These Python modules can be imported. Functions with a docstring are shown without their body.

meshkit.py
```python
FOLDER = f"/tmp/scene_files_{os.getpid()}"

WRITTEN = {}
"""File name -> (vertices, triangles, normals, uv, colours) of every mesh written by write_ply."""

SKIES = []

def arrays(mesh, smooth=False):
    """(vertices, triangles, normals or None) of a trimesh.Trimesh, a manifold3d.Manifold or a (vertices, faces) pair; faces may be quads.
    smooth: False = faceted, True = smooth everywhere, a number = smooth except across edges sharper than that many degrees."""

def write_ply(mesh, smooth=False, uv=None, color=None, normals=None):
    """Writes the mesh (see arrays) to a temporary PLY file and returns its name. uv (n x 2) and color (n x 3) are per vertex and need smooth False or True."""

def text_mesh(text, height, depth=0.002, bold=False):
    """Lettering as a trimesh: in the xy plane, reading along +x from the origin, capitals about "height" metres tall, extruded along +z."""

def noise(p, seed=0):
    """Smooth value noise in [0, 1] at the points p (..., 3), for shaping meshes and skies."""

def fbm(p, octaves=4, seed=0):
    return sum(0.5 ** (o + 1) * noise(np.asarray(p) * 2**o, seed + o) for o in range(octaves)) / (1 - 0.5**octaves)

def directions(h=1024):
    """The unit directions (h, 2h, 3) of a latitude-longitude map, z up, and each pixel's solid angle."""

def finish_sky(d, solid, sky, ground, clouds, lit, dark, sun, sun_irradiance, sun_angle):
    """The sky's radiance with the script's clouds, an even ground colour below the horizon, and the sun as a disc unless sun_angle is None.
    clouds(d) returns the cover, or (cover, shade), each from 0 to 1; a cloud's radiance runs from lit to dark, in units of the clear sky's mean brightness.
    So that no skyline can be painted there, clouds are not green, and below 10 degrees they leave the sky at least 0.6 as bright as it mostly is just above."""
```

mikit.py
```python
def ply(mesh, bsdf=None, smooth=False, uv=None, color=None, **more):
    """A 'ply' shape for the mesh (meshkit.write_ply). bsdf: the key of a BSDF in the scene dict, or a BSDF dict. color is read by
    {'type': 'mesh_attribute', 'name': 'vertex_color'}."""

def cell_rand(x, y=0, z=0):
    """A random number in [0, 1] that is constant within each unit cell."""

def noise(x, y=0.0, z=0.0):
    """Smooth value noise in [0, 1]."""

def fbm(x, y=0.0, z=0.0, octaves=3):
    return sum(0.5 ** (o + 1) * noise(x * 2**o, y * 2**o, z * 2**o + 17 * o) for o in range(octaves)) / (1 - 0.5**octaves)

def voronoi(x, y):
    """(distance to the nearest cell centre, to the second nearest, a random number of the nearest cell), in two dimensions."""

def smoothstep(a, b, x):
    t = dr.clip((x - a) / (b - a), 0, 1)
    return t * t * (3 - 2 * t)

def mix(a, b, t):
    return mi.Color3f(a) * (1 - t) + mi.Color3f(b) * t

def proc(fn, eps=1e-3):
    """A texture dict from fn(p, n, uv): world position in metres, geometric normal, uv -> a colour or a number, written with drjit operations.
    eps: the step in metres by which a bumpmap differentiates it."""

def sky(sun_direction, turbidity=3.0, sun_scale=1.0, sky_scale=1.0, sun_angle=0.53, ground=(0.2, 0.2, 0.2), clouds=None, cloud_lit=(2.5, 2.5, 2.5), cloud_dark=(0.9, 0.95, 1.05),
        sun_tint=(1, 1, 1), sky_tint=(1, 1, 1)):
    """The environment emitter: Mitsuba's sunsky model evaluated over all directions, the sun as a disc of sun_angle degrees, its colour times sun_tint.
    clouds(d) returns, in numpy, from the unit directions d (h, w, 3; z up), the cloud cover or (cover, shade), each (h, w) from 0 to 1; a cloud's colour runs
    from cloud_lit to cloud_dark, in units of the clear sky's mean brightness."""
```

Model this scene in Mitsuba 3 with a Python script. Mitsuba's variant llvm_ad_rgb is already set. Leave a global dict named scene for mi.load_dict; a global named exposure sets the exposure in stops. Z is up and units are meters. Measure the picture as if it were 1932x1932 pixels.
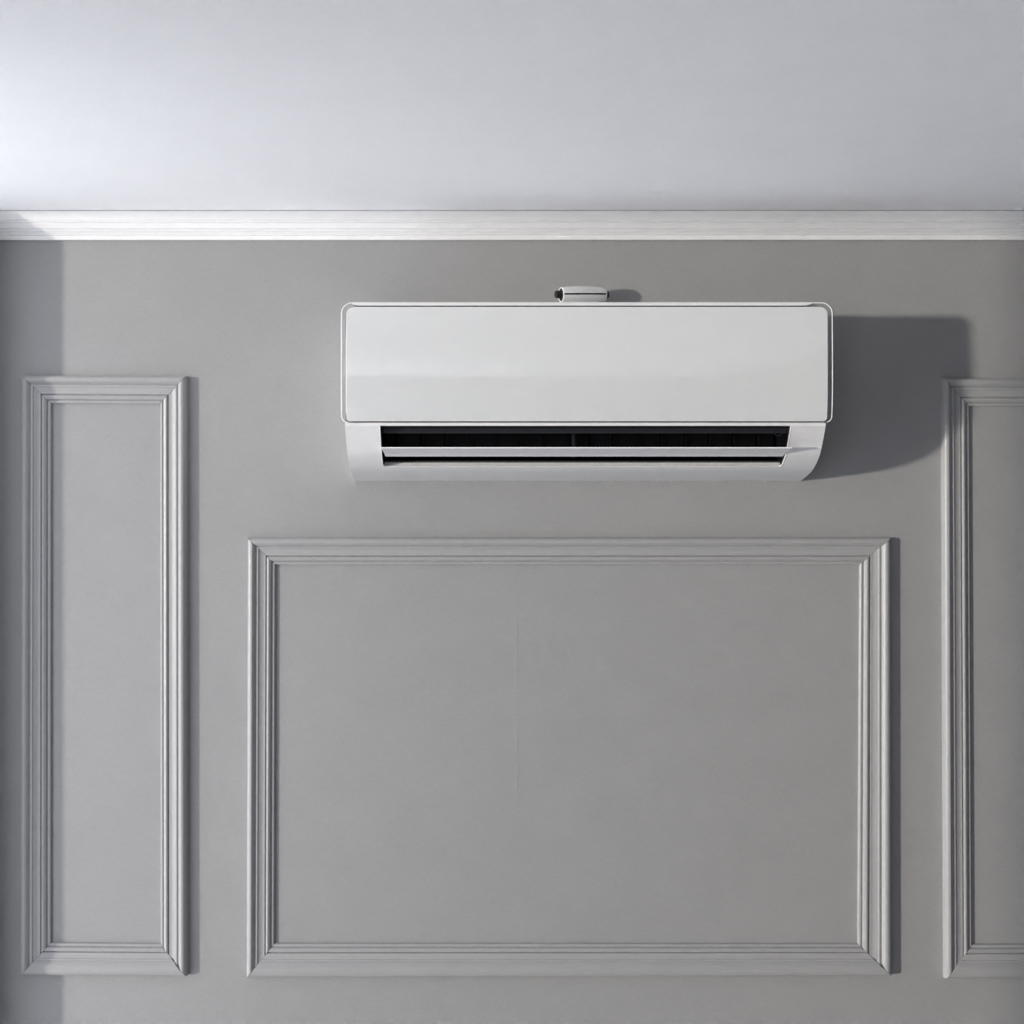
import math
import numpy as np
import trimesh
import manifold3d as m3
import mitsuba as mi
import mikit
from shapely.geometry import Polygon, box as sbox
from shapely import affinity
from mikit import noise, fbm, smoothstep, mix

T = mi.ScalarTransform4f
scene, labels = {"type": "scene"}, {}

# ------------------------------------------------------------------ camera, sky, sun, exposure
D = 2.58            # camera to panelled wall (wall face is y = 0, the room is y < 0)
F = 2539.0          # focal length in pixels of the 1932 frame
CX, CY = 914.0, 900.0
ZC = 2.0            # camera height
scene["camera"] = {
    "type": "perspective", "fov": math.degrees(2 * math.atan(966 / F)), "fov_axis": "x",
    "principal_point_offset_x": (966 - CX) / 1932, "principal_point_offset_y": (966 - CY) / 1932,
    "near_clip": 0.02, "far_clip": 200.0,
    "to_world": T().look_at(origin=[0, -D, ZC], target=[0, 0, ZC], up=[0, 0, 1]),
}
exposure = 0.90
# overcast sky with a low, hazy sun far out to the left; the whole sky is tipped so that the sun stands at the horizon
SUN = np.array([-1.63, -1.0, 0.30])
SUN_TIP = math.degrees(math.atan2(SUN[2], math.hypot(SUN[0], SUN[1]))) - 0.2
SUN_E, SKY_L = 1.6, 1.15
scene["sky"] = mikit.sky(SUN, turbidity=2.0, sun_scale=SUN_E, sun_tint=(1.03, 1.66, 4.7), sky_scale=SKY_L / 0.0441, sky_tint=(1.22, 1.0, 1.0), sun_angle=2.4,
                         ground=(1.0, 1.0, 1.0), clouds=lambda d: np.ones(d.shape[:2]), cloud_lit=(0.96, 0.99, 1.08))
scene["sky"]["to_world"] = T().rotate((np.array([-SUN[1], SUN[0], 0]) / math.hypot(SUN[0], SUN[1])).tolist(), SUN_TIP) @ scene["sky"]["to_world"]


def P(px, py, d):
    """world point on the sight line through a photo pixel, at depth d in front of the wall"""
    s = (D - d) / F
    return np.array([(px - CX) * s, -d, ZC + (CY - py) * s])


def X(px, d): return (px - CX) * (D - d) / F
def Z(py, d): return ZC + (CY - py) * (D - d) / F


# ------------------------------------------------------------------ materials
# specks and one hairline ridge left in the plaster: x, z, radius, height (in units of the bump)
SPECKS = [(px, py, rr) for px, py, rr in ((1055, 1518, 1.7), (1066, 1480, 1.2), (560, 462, 2.0), (1592, 965, 1.6), (655, 546, 1.5), (611, 728, 1.4))]


def wall_bump(p, n, uv):
    import drjit as dr
    h = fbm(p.x * 300, p.y * 300, p.z * 300, 2) * 0.6 + noise(p.x * 75, p.y * 75, p.z * 75) * 0.7
    near = dr.select(dr.abs(p.y) < 0.05, 1.0, 0.0)
    for px, py, rr in SPECKS:
        x0, z0, w = (px - CX) * D / F, ZC + (CY - py) * D / F, rr * 0.001
        h += near * 3.5 * dr.exp(-(dr.square(p.x - x0) + dr.square(p.z - z0)) / (w * w))
    x0 = (975 - CX) * D / F + (noise(p.z * 7) - 0.5) * 0.002
    return h + near * 0.9 * dr.exp(-dr.square((p.x - x0) / 0.0012)) * smoothstep(1.25, 1.4, p.z) * (1 - smoothstep(1.85, 1.95, p.z))


def paint(rgb, rough, spec, bump=0.0003, grain=0.0):
    col = {"type": "rgb", "value": rgb}
    if grain:     # fine mottling of rolled paint
        col = mikit.proc(lambda p, n, uv: mi.Color3f(rgb) * (1 + grain * (fbm(p.x * 330, p.y * 330, p.z * 330, 2) - 0.5) + 0.5 * grain * (fbm(p.x * 14, p.y * 14, p.z * 14, 2) - 0.5)))
    b = {"type": "principled", "base_color": col, "roughness": rough, "specular": spec}
    if bump:
        b = {"type": "bumpmap", "arbitrary": mikit.proc(wall_bump, 8e-4), "scale": bump, "bsdf": b}
    return {"type": "twosided", "bsdf": b}


scene["wall_paint"] = paint([0.272, 0.272, 0.274], 0.5, 0.4, 0.0003, 0.10)
scene["trim_paint"] = paint([0.305, 0.305, 0.308], 0.4, 0.45, 0)
scene["ceiling_paint"] = paint([0.905, 0.905, 0.91], 0.7, 0.3, 0.0003, 0.05)
scene["cornice_paint"] = paint([0.82, 0.82, 0.82], 0.45, 0.4, 0)
scene["floor_tile"] = paint([0.86, 0.85, 0.84], 0.4, 0.4, 0)
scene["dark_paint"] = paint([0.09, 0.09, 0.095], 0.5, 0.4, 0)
scene["frame_white"] = paint([0.8, 0.8, 0.8], 0.4, 0.4, 0)
scene["window_glass"] = {"type": "thindielectric", "int_ior": 1.5}
scene["panel_white"] = {"type": "plastic", "diffuse_reflectance": {"type": "rgb", "value": [0.655, 0.667, 0.675]}, "int_ior": 2.0}
scene["case_white"] = {"type": "roughplastic", "diffuse_reflectance": {"type": "rgb", "value": [0.75, 0.75, 0.755]}, "alpha": 0.2}
scene["louver_grey"] = {"type": "roughplastic", "diffuse_reflectance": {"type": "rgb", "value": [0.80, 0.80, 0.82]}, "alpha": 0.2}
scene["acrylic"] = {"type": "dielectric", "int_ior": 1.49}
scene["black_plastic"] = {"type": "roughplastic", "diffuse_reflectance": {"type": "rgb", "value": [0.006, 0.006, 0.008]}, "alpha": 0.35}
scene["vane_black"] = {"type": "diffuse", "reflectance": {"type": "rgb", "value": [0.004, 0.004, 0.005]}}
scene["dark_plastic"] = {"type": "roughplastic", "diffuse_reflectance": {"type": "rgb", "value": [0.016, 0.017, 0.022]}, "alpha": 0.18}
scene["satin_white"] = {"type": "roughplastic", "diffuse_reflectance": {"type": "rgb", "value": [0.84, 0.84, 0.83]}, "alpha": 0.12}


# ------------------------------------------------------------------ helpers
def numbered(key):
    if key not in scene and not any(k.startswith(key + "__") for k in scene):
        return key
    k = 1
    while f"{key}_{k:03d}" in scene or any(q.startswith(f"{key}_{k:03d}__") for q in scene):
        k += 1
    return f"{key}_{k:03d}"


def obj(name, mesh, mat, parent=None, smooth=False, label=None):
    key = numbered(f"{parent}__{name}" if parent else name)
    scene[key] = mikit.ply(mesh, mat, smooth)
    if label:
        labels[key] = {"label": label}
    return key


def struct(name, mesh, mat, label=None, smooth=False):
    key = obj(name, mesh, mat, smooth=smooth)
    labels[key] = {"kind": "structure"}
    if label:
        labels[key]["label"] = label
    return key


def bx(x0, x1, y0, y1, z0, z1):
    return m3.Manifold.cube([x1 - x0, y1 - y0, z1 - z0]).translate([x0, y0, z0])


def tri(m):
    g = m.to_mesh()
    return trimesh.Trimesh(g.vert_properties[:, :3], g.tri_verts, process=False)


def extrude_x(poly, x0, x1):
    """(d, z) shapely polygon -> solid between x0 and x1 (y = -d)"""
    # local (u, v, w) -> world (w, -u, v)
    c = m3.CrossSection([np.array(poly.exterior.coords)[:-1].tolist()], m3.FillRule.Positive) if poly.exterior.is_ccw \
        else m3.CrossSection([np.array(poly.exterior.coords)[:-1][::-1].tolist()], m3.FillRule.Positive)
    m = m3.Manifold.extrude(c, x1 - x0)
    return m.transform([[0, 0, 1, x0], [-1, 0, 0, 0], [0, 1, 0, 0]])


def smooth_curve(pts, n=8):
    """Catmull-Rom through the points"""
    p = np.array(pts, float)
    q = np.vstack([2 * p[0] - p[1], p, 2 * p[-1] - p[-2]])
    out = []
    for i in range(1, len(q) - 2):
        for t in np.arange(n) / n:
            a, b, c, e = q[i - 1], q[i], q[i + 1], q[i + 2]
            out.append(0.5 * (2 * b + (c - a) * t + (2 * a - 5 * b + 4 * c - e) * t**2 + (3 * b - a - 3 * c + e) * t**3))
    out.append(p[-1])
    return np.array(out)


# ------------------------------------------------------------------ room shell
XL, XR, YB = -0.95, 1.24, -5.1
ZCEIL = Z(396.4, 0.0488)
struct("wall_back", tri(bx(XL - 0.16, XR + 0.12, 0, 0.12, 0, ZCEIL + 0.1)), "wall_paint", "grey painted panelled wall behind the air conditioner")
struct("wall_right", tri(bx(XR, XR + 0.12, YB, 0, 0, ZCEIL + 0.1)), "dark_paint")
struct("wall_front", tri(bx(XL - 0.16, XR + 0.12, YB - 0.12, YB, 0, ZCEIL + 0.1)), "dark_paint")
WIN = [(-1.37, -0.088, 0.25, ZCEIL), (-4.8, -2.8, 0.25, 2.44)]
left = bx(XL - 0.16, XL, YB, 0, 0, ZCEIL + 0.1)
for y0, y1, z0, z1 in WIN:
    left -= bx(XL - 0.3, XL + 0.1, y0, y1, z0, z1 + 0.2)
struct("wall_left", tri(left), "wall_paint")
struct("ceiling", tri(bx(XL - 0.16, XR + 0.12, YB - 0.12, 0.12, ZCEIL, ZCEIL + 0.08)), "ceiling_paint", "white painted ceiling")
struct("floor", tri(bx(XL - 0.16, XR + 0.12, YB - 0.12, 0.12, -0.1, 0)), "floor_tile")
for i, (y0, y1, z0, z1) in enumerate(WIN, 1):
    x0, x1 = XL - 0.15, XL - 0.10
    fr = bx(x0, x1, y0, y1, z0, z1) - bx(x0 - 1, x1 + 1, y0 + 0.05, y1 - 0.05, z0 + 0.06, z1 - 0.004)
    k = struct(f"window_{i}", tri(fr), "frame_white")
    obj("pane", ([[XL - 0.125, y0 + 0.05, z0 + 0.06], [XL - 0.125, y1 - 0.05, z0 + 0.06], [XL - 0.125, y1 - 0.05, z1 - 0.004], [XL - 0.125, y0 + 0.05, z1 - 0.004]], [[0, 1, 2], [0, 2, 3]]), "window_glass", k)

# cornice: (depth in m, photo row it shows at)
CORN = [(0.0, 453.2), (0.006, 453.2), (0.0075, 452.6), (0.0120, 446.4), (0.0125, 445.2), (0.0105, 444.4), (0.0130, 443.2), (0.0180, 438.6), (0.0190, 437.6),
        (0.0175, 437.0), (0.0195, 436.0), (0.0230, 432.6), (0.0215, 431.8), (0.0240, 430.8), (0.0310, 422.4), (0.0320, 421.0), (0.0300, 420.0), (0.0325, 419.0),
        (0.0350, 416.4), (0.0330, 415.2), (0.0355, 413.8), (0.0400, 408.0), (0.0475, 399.0), (0.0481, 397.7)]
cpoly = Polygon([(d, Z(y, d)) for d, y in CORN] + [(0.0, Z(397.7, 0.0481))])
struct("trim_1", tri(extrude_x(cpoly.buffer(0), XL, XR)), "cornice_paint", "white stepped cornice along the top of the grey wall")

# ------------------------------------------------------------------ panel mouldings
# profile across the moulding: (offset from the outer edge, height) in photo pixels at the wall; 51.5 wide
PROF = np.array([(0, 0), (0.4, 9), (1.3, 12.6), (2.8, 15.0), (4.8, 16.5), (7.2, 17.3), (9.6, 17.2), (11.8, 16.0), (13.6, 14.2), (15.0, 12.3), (16.0, 10.9), (16.5, 10.6), (17.0, 11.0),
                 (18.0, 12.2), (20.0, 12.3), (21.2, 11.6), (21.8, 10.4), (23.0, 10.1), (25, 9.4), (28, 8.6), (31, 8.4), (33.4, 8.8), (34.0, 8.4), (34.5, 6.2), (35.3, 6.2),
                 (36.0, 8.6), (37.3, 10.2), (39.3, 10.8), (41.5, 10.2), (43.6, 8.6), (44.6, 6.4), (45.2, 5.0), (46.2, 5.0), (46.8, 6.4), (49.4, 6.2), (50.9, 5.0), (51.5, 0)])
PW = 51.5
PXM = D / F


def moulding(name, outer, inner, label):
    """outer, inner: corners TL, TR, BR, BL in photo pixels on the wall; four mitred lengths"""
    O = [np.array([(x - CX) * PXM, ZC + (CY - y) * PXM]) for x, y in outer]
    I = [np.array([(x - CX) * PXM, ZC + (CY - y) * PXM]) for x, y in inner]
    for a in range(4):
        b = (a + 1) % 4
        e = (O[b] - O[a]) / np.linalg.norm(O[b] - O[a])
        gap = 0.00035
        N = max(2, int(np.linalg.norm(O[b] - O[a]) / 0.01))
        rows = []
        for k in range(N + 1):
            t = k / N
            sh = gap * e * (1 - t) - gap * e * t
            row = []
            for u, h in PROF:
                if a == 2:      # the lowest length has a broader outer round
                    u = float(np.interp(u, [0, 16.4, 34.2, 51.5], [0, 24.5, 37.5, 51.5]))
                A = O[a] + (I[a] - O[a]) * u / PW
                B = O[b] + (I[b] - O[b]) * u / PW
                q = A + (B - A) * t + sh
                row.append((q[0], -h * PXM, q[1]))
            rows.append(row)
        V = np.array(rows).reshape(-1, 3)
        n = len(PROF)
        f = []
        for k in range(N):
            for j in range(n):
                j2 = (j + 1) % n
                p00, p01, p10, p11 = k * n + j, k * n + j2, (k + 1) * n + j, (k + 1) * n + j2
                f += [(p00, p10, p11), (p00, p11, p01)]
        V2 = np.vstack([V, V[:n].mean(0), V[-n:].mean(0)])
        # mitre ends: a fan to a point low in the profile
        V2[-2, 1] = V2[-1, 1] = -2 * PXM
        c0, c1 = len(V), len(V) + 1
        for j in range(n):
            j2 = (j + 1) % n
            f += [(c0, j, j2), (c1, N * n + j2, N * n + j)]
        m = trimesh.Trimesh(V2, np.array(f), process=False)
        if m.volume < 0:
            m.invert()
        obj("moulding_strip", m, "trim_paint", name, smooth=25)
    labels[name] = {"label": label, "category": "moulding", "group": "moulding frames on the grey wall"}


moulding("panel_frame", [(44.2, 708.5), (354, 710.5), (354.8, 1838.5), (41.5, 1837)], [(98.5, 761.5), (303, 762.5), (304, 1779), (98, 1777)],
         "tall narrow grey moulding frame on the wall left of the air conditioner")
moulding("panel_frame_001", [(469, 1014), (1677.5, 1013.5), (1679.5, 1838), (466.5, 1841)], [(520.5, 1065), (1620.5, 1064.5), (1617, 1779), (518.5, 1778.5)],
         "wide grey moulding frame on the wall directly below the air conditioner")
moulding("panel_frame_002", [(1774.5, 714.5), (2090, 714.5), (2094, 1841), (1779, 1843)], [(1827, 767), (2038, 767), (2040, 1780), (1832, 1780)],
         "grey moulding frame cut off by the right edge of the picture")

# ------------------------------------------------------------------ air conditioner
AC = "air_conditioner"
labels[AC] = {"label": "white wall-mounted split air conditioner with its air flap open, high on the grey wall", "category": "air conditioner"}
BOT = [(0.192, Z(804, .192)), (0.171, Z(834, .171)), (0.146, Z(861, .146)), (0.103, Z(884.5, .103)), (0.048, Z(899, .048)), (0.003, Z(907.5, 0.003))]
ZTOP = Z(571.8, 0.184)
XB0, XB1 = X(650.8, .192), X(1558, .192)
ZS = Z(797.8, .193)
prof = Polygon([(0.0, ZTOP)] + [(0.0, BOT[-1][1])] + smooth_curve(BOT)[::-1].tolist() + [(0.1925, ZS + .0000), (0.1795, ZS), (0.184, ZTOP - 0.002), (0.182, ZTOP)]).buffer(0)
body = extrude_x(prof, XB0, XB1)
r = 0.030
outline = Polygon(sbox(XB0, BOT[-1][1] - .01, XB1, ZTOP).buffer(-r).buffer(r, quad_segs=12).union(sbox(XB0, BOT[-1][1] - .02, XB1, ZTOP - 0.06)).exterior)
oc = np.array(outline.exterior.coords)[:-1]
cs = m3.CrossSection([oc.tolist() if outline.exterior.is_ccw else oc[::-1].tolist()], m3.FillRule.Positive)
front = m3.Manifold.extrude(cs, 0.3).transform([[1, 0, 0, 0], [0, 0, -1, 0.02], [0, 1, 0, 0]])
body = body ^ front
zt, zl = Z(803.5, .19), Z(880, .113)
CO0, CO1 = X(717, .19), X(1492.5, .19)
cav = Polygon([(.26, zt), (.05, zt), (.05, ZC + .048), (.075, ZC + .034), (.098, ZC + .0285), (.1075, Z(872.8, .1075)), (.1122, zl + .0008), (.1135, zl), (.26, zl)])
def rounded_front(g):
    """front outline of the outlet, its lower corners rounded"""
    q = sbox(CO0 + g, zl - .004 + g, CO1 - g, zt + .02).buffer(-.0055).buffer(.0055, quad_segs=8).union(sbox(CO0 + g, zl + .02, CO1 - g, zt + .02))
    c = np.array(q.exterior.coords)[:-1]
    return m3.Manifold.extrude(m3.CrossSection([(c if q.exterior.is_ccw else c[::-1]).tolist()], m3.FillRule.Positive), 0.4).transform([[1, 0, 0, 0], [0, 0, -1, 0.02], [0, 1, 0, 0]])


casing = body - (extrude_x(cav, CO0, CO1) ^ rounded_front(0))
obj("casing", tri(casing), "case_white", AC, smooth=25)

lin = cav.intersection(affinity.translate(prof, -0.008, 0)).buffer(-0.0006)
inner = lin.buffer(-0.0014).union(sbox(0.103, 0, 0.3, zt - 0.0022)).union(sbox(0.1, zl, 0.3, ZC + 0.05))
inner = inner.union(affinity.translate(lin.buffer(-0.0014), 0.03, 0)).intersection(sbox(0, 0, .3, zt - .002)).buffer(0)
liner = (extrude_x(lin, CO0 + .0006, CO1 - .0006) ^ rounded_front(.0006)) - extrude_x(Polygon(inner.exterior), CO0 + .002, CO1 - .002)
obj("air_outlet", tri(liner), "black_plastic", AC, label="dark open air outlet")

# things seen inside the outlet
gp = bx(CO0 + .003, CO1 - .003, -0.166, -0.162, Z(818, .166), zt - .0025)
obj("outlet_guide", tri(gp), "dark_plastic", AC)
obj("divider", tri(bx(X(1082, .15), X(1086, .15), -.128, -.095, ZC + .036, zt - .003)), "dark_plastic", AC)
vane = bx(-.0008, .0008, -.098, -.060, ZC + .046, zt - .004)
for k, px in enumerate(np.arange(745, 1480, 46.2)):
    if abs(px - 1084) > 8:
        obj("vane", tri(vane.translate([X(px, .12), 0, 0])), "vane_black", AC)
piv = m3.Manifold.cylinder(.0016, .0078, .0078, 40) - m3.Manifold.cylinder(.01, .0062, .0062, 40).translate([0, 0, -.002]) + m3.Manifold.cylinder(.0012, .002, .002, 20)
pz = P(1468, 812.5, .168)
obj("pivot", tri(piv.rotate([90, 0, 0]).translate([pz[0], -.1660, pz[2] - .002])), "dark_plastic", AC)

fl = Polygon([(.1945, Z(843.2, .1945)), (.1950, Z(844.5, .195)), (.1940, Z(846.2, .194)), (.150, Z(857.4, .150)), (.1450, Z(859.6, .145)), (.1385, Z(861.6, .1385)), (.1365, Z(860.4, .1365)), (.1400, ZC + .0405), (.150, ZC + .0445)])
fm = tri(extrude_x(fl, X(719.5, .1945), X(1494.5, .1945)))
v = np.array(fm.vertices)
tcoef = (0.1945 + v[:, 1])     # how far behind the flap's front edge
v[:, 0] = np.where(v[:, 0] > .2, v[:, 0] - tcoef * 0.09, v[:, 0] + tcoef * 0.05)
fm.vertices = v
obj("air_flap", fm, "louver_grey", AC, label="long open air flap across the outlet")

# front panel: gently bowed, set on a clear acrylic rim
def bow(z):
    py = CY - (z - ZC) * F / (D - .2)
    m = (700 - py) * (D - .2) / F
    return -0.5 * 0.39 * m**2 - np.maximum(0, (py - 735) * .00094) ** 2 * 1.6


def bowed_slab(x0, x1, z0, z1, rt, rb, d0, thick, bevel):
    zs = set(np.linspace(z0, z1, 60).tolist())
    for a in np.linspace(0, np.pi / 2, 13):
        zs.add(z1 - rt + rt * math.sin(a)); zs.add(z0 + rb - rb * math.sin(a))
    zs = sorted(zs)
    rows = []
    nc = 40
    for z in zs:
        ins = 0
        if z > z1 - rt: ins = rt - math.sqrt(max(0, rt**2 - (z - z1 + rt) ** 2))
        if z < z0 + rb: ins = rb - math.sqrt(max(0, rb**2 - (z0 + rb - z) ** 2))
        rows.append([(x, z) for x in np.linspace(x0 + ins, x1 - ins, nc)])
    G = np.array(rows)
    R, C = G.shape[:2]
    loop = [(0, c) for c in range(C)] + [(r_, C - 1) for r_ in range(1, R)] + [(R - 1, c) for c in range(C - 2, -1, -1)] + [(r_, 0) for r_ in range(R - 2, 0, -1)]
    L = np.array([G[a] for a in loop])
    pl = Polygon(L)
    nxt, prv = np.roll(L, -1, 0), np.roll(L, 1, 0)
    t = nxt - prv
    t /= np.linalg.norm(t, axis=1, keepdims=True) + 1e-12
    nrm = np.stack([t[:, 1], -t[:, 0]], 1)      # outward for a ccw loop
    def at(q, d): return np.stack([q[:, 0], -(d + bow(q[:, 1])), q[:, 1]], 1)
    V = [at(G.reshape(-1, 2), d0)]
    fcs = []
    for i in range(R - 1):
        for j in range(C - 1):
            a, b, c, e = i * C + j, i * C + j + 1, (i + 1) * C + j, (i + 1) * C + j + 1
            fcs += [(a, b, e), (a, e, c)]
    prev = [a * C + c for a, c in loop]
    base = R * C
    n = len(loop)
    for ang in (30, 60, 90):
        s = math.sin(math.radians(ang)) * bevel
        dd = (1 - math.cos(math.radians(ang))) * bevel
        V.append(at(L + nrm * s, d0 - dd))
        cur = list(range(base, base + n)); base += n
        for k in range(n):
            k2 = (k + 1) % n
            fcs += [(prev[k], cur[k], cur[k2]), (prev[k], cur[k2], prev[k2])]
        prev = cur
    V.append(at(L + nrm * bevel, d0 - thick))
    cur = list(range(base, base + n)); base += n
    for k in range(n):
        k2 = (k + 1) % n
        fcs += [(prev[k], cur[k], cur[k2]), (prev[k], cur[k2], prev[k2])]
    # back, same grid
    V.append(at(G.reshape(-1, 2), d0 - thick))
    for i in range(R - 1):
        for j in range(C - 1):
            a, b, c, e = base + i * C + j, base + i * C + j + 1, base + (i + 1) * C + j, base + (i + 1) * C + j + 1
            fcs += [(a, e, b), (a, c, e)]
    back = [base + a * C + c for a, c in loop]
    for k in range(n):
        k2 = (k + 1) % n
        fcs += [(cur[k], back[k], back[k2]), (cur[k], back[k2], cur[k2])]
    m = trimesh.Trimesh(np.vstack(V), np.array(fcs), process=False)
    if m.volume < 0:
        m.invert()
    return m


PX0, PX1, PZ0, PZ1 = X(653.2, .2), X(1562.2, .2), Z(795.0, .196), Z(578.5, .2)
bv = .0009
obj("front_panel", bowed_slab(PX0 + bv, PX1 - bv, PZ0 + bv, PZ1 - bv, .013, .006, .2010, .005, bv), "panel_white", AC, smooth=35)
AX0, AX1, AZ0, AZ1 = X(644.6, .195), X(1570.6, .195), Z(796.6, .19), Z(571.2, .194)
obj("clear_rim", bowed_slab(AX0 + .0012, AX1 - .0012, AZ0 + .0012, AZ1 - .0012, .019, .010, .1956, .008, .0012), "acrylic", AC, smooth=35, label="clear acrylic rim around the front panel")

# white strip along the top of the body, showing above the panel
tp = Polygon([(X(678, .197), Z(577.0, .197)), (X(1517, .197), Z(577.0, .197)), (X(1527, .197), Z(575.2, .197)), (X(1533, .197), Z(571.6, .197)), (X(662, .197), Z(571.6, .197)), (X(668, .197), Z(575.2, .197))])
tc = np.array(tp.exterior.coords)[:-1]
tb = m3.Manifold.extrude(m3.CrossSection([(tc if tp.exterior.is_ccw else tc[::-1]).tolist()], m3.FillRule.Positive), 0.0125).transform([[1, 0, 0, 0], [0, 0, -1, -.1845], [0, 1, 0, 0]])
obj("top_strip", tri(tb), "case_white", AC)

# matt bead along the rim's outer edge: up the left side, over the top, down the right side
def corner(cx_, cz_, r_, a0, a1, n=14):
    return [(cx_ + r_ * math.cos(a), cz_ + r_ * math.sin(a)) for a in np.radians(np.linspace(a0, a1, n))]


rt, rb, br = .019, .010, .00115
path = corner(AX0 + rb, AZ0 + rb, rb, 262, 180) + [(AX0, z) for z in np.linspace(AZ0 + rb, AZ1 - rt, 40)[1:-1]] + corner(AX0 + rt, AZ1 - rt, rt, 180, 90)
path += [(x, AZ1) for x in np.linspace(AX0 + rt, AX1 - rt, 40)[1:-1]] + corner(AX1 - rt, AZ1 - rt, rt, 90, 0) + [(AX1, z) for z in np.linspace(AZ1 - rt, AZ0 + rb, 40)[1:-1]] + corner(AX1 - rb, AZ0 + rb, rb, 0, -82)
def tube(pts, rad, n=10):
    p = np.array(pts, float)
    t = np.gradient(p, axis=0)
    t /= np.linalg.norm(t, axis=1, keepdims=True)
    u = np.cross(t, [0.31, 0.9, 0.28]); u /= np.linalg.norm(u, axis=1, keepdims=True)
    w = np.cross(t, u)
    ang = np.arange(n) / n * 2 * np.pi
    V = (p[:, None] + rad * (np.cos(ang)[None, :, None] * u[:, None] + np.sin(ang)[None, :, None] * w[:, None])).reshape(-1, 3)
    f = []
    for i in range(len(p) - 1):
        for k in range(n):
            k2 = (k + 1) % n
            f += [(i * n + k, (i + 1) * n + k, (i + 1) * n + k2), (i * n + k, (i + 1) * n + k2, i * n + k2)]
    e = (len(p) - 1) * n
    for k in range(n):
        k2 = (k + 1) % n
        f += [(len(V), k, k2), (len(V) + 1, e + k2, e + k)]
    m = trimesh.Trimesh(np.vstack([V, p[:1], p[-1:]]), np.array(f), process=False)
    if m.volume < 0:
        m.invert()
    return m


bead = tube([(x, -(.1957 + bow(z)), z) for x, z in path], br)
obj("rim_edge", bead, "satin_white", AC + "__clear_rim", smooth=40)

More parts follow.
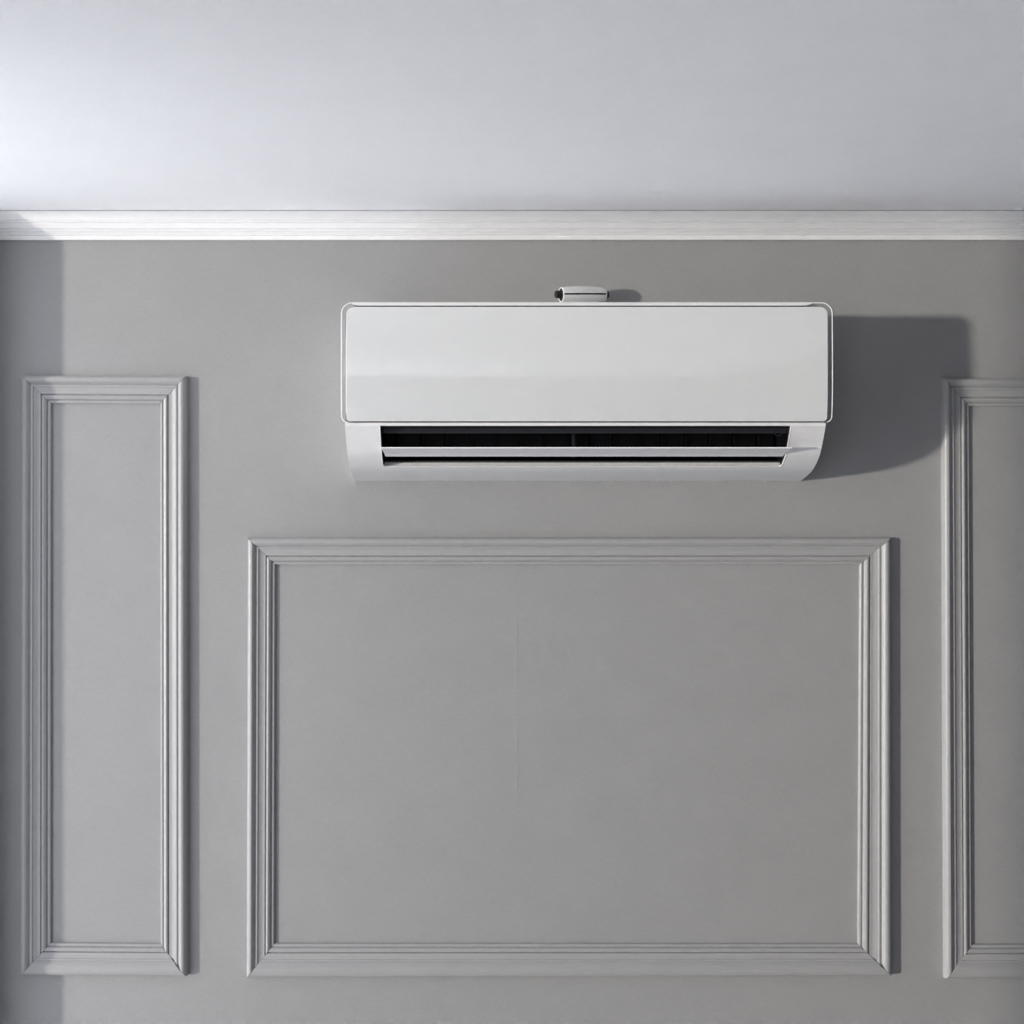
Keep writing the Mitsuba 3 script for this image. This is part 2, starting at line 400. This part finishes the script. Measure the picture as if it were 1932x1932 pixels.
# rounded lip around the sides and bottom of the outlet
bc = smooth_curve(BOT)
def lip_d(z): return float(np.interp(z, bc[::-1, 1], bc[::-1, 0]))
lz = np.linspace(zt, zl + .0055, 24)
lip = [(CO0, z) for z in lz] + corner(CO0 + .0055, zl + .0055, .0055, 190, 270, 8) + [(x, zl) for x in np.linspace(CO0 + .0055, CO1 - .0055, 30)[1:-1]]
lip += corner(CO1 - .0055, zl + .0055, .0055, 270, 350, 8) + [(CO1, z) for z in lz[::-1]]
obj("outlet_lip", tube([(x, -lip_d(z) + .0004, z) for x, z in lip], .0010, 8), "case_white", AC + "__casing", smooth=40)

# low humps of the intake on top
for px0, px1 in ((914, 1012), (1194, 1292)):
    x0, x1 = X(px0, .17), X(px1, .17)
    us = np.linspace(0, 1, 25)
    hh = np.clip(np.minimum(us, 1 - us) / .22, 0, 1)
    top = ZTOP + .0025 * (hh * hh * (3 - 2 * hh))
    pts = [(x0 + (x1 - x0) * u, z) for u, z in zip(us, top)] + [(x1, ZTOP - .003), (x0, ZTOP - .003)]
    c = m3.CrossSection([pts[::-1]], m3.FillRule.Positive)
    hm = m3.Manifold.extrude(c, .03).transform([[1, 0, 0, 0], [0, 0, -1, -.142], [0, 1, 0, 0]])
    obj("top_grip", tri(hm), "case_white", AC, smooth=30)

# ------------------------------------------------------------------ small barrel-shaped device on top
DV = "sensor_unit"
labels[DV] = {"label": "small white barrel-shaped device with black ends lying on top of the air conditioner", "category": "device"}
dd = .045
sc = (D - dd) / F
cen = P(1100, 556.3, dd)
yaw = math.radians(20)
LEN = 43 * sc / math.cos(yaw)


def place(m):
    M = np.eye(4)
    c, s = math.cos(yaw), math.sin(yaw)
    M[:3, :3] = [[c, -s, 0], [s, c, 0], [0, 0, 1]]
    M[:3, 3] = cen
    q = math.radians(-2.6)
    M[:3, :3] = M[:3, :3] @ np.array([[math.cos(q), 0, math.sin(q)], [0, 1, 0], [-math.sin(q), 0, math.cos(q)]])
    m = m.copy(); m.apply_transform(M)
    return m


def lathe_x(pts, n=64):
    pts = np.array(pts, float)
    a = np.linspace(0, 2 * np.pi, n, endpoint=False)
    V = np.array([[(u, rr * math.cos(t), rr * math.sin(t)) for t in a] for u, rr in pts]).reshape(-1, 3)
    f = []
    for i in range(len(pts) - 1):
        for k in range(n):
            k2 = (k + 1) % n
            f += [(i * n + k, i * n + k2, (i + 1) * n + k2), (i * n + k, (i + 1) * n + k2, (i + 1) * n + k)]
    m = trimesh.Trimesh(V, np.array(f), process=True)
    if m.volume < 0:
        m.invert()
    return m


us = np.linspace(-1, 1, 31)
rad = .0166 - .0022 * np.abs(us) ** 2.2
barrel = [(-LEN + .004, 0), (-LEN + .004, .0108), (-LEN, .0122)] + [(-LEN, rad[0] - .0009), (-LEN + .0004, rad[0] - .0003)] + [(u * LEN, q) for u, q in zip(us[1:-2], rad[1:-2])]
barrel += [(LEN * .965, .0136), (LEN * .99, .0118), (LEN, .0095), (LEN, 0)]
bm = lathe_x(barrel)
obj("shell", place(bm), "satin_white", DV, smooth=40)
seam = lathe_x([(-LEN + .0008, 0), (-LEN + .0008, rad[1] - .0006)] + [(u * LEN, q + .0004) for u, q in zip(us[1:-2], rad[1:-2])] + [(LEN * .985, .0122), (LEN * .985, 0)])
g = m3.Manifold(m3.Mesh(np.array(seam.vertices, np.float32), np.array(seam.faces, np.uint32))) ^ bx(-.1, .1, -.1, .1, -.0015, .0012)
obj("seam", place(tri(g)), "dark_plastic", DV)
cap = lathe_x([(-LEN + .0045, 0), (-LEN + .0045, .0106), (-LEN + .0012, .0112), (-LEN + .0004, .0104), (-LEN - .0006, .0085), (-LEN - .0010, 0)])
obj("end_cap", place(cap), "black_plastic", DV, smooth=40)
kn = m3.Manifold.cylinder(.009, .0072, .0068, 48)
for k in range(12):
    a = k / 12 * 2 * np.pi
    kn -= m3.Manifold.cylinder(.02, .0009, .0009, 10).translate([.0074 * math.cos(a), .0074 * math.sin(a), -.002])
knm = tri(kn.rotate([0, -90, 0]).translate([-LEN - .0008, 0, .0008]))
obj("knob", place(knm), "black_plastic", DV + "__end_cap", smooth=40)
cap2 = lathe_x([(LEN - .0008, 0), (LEN - .0008, .0050), (LEN + .0030, .0050), (LEN + .0032, .0066), (LEN + .0052, .0066), (LEN + .0058, .0056), (LEN + .0059, 0)])
obj("end_cap", place(cap2), "black_plastic", DV, smooth=40)
ft = bx(-.026, .026, -.009, .009, ZTOP - cen[2], -.0135)
obj("foot", place(tri(ft)), "satin_white", DV)
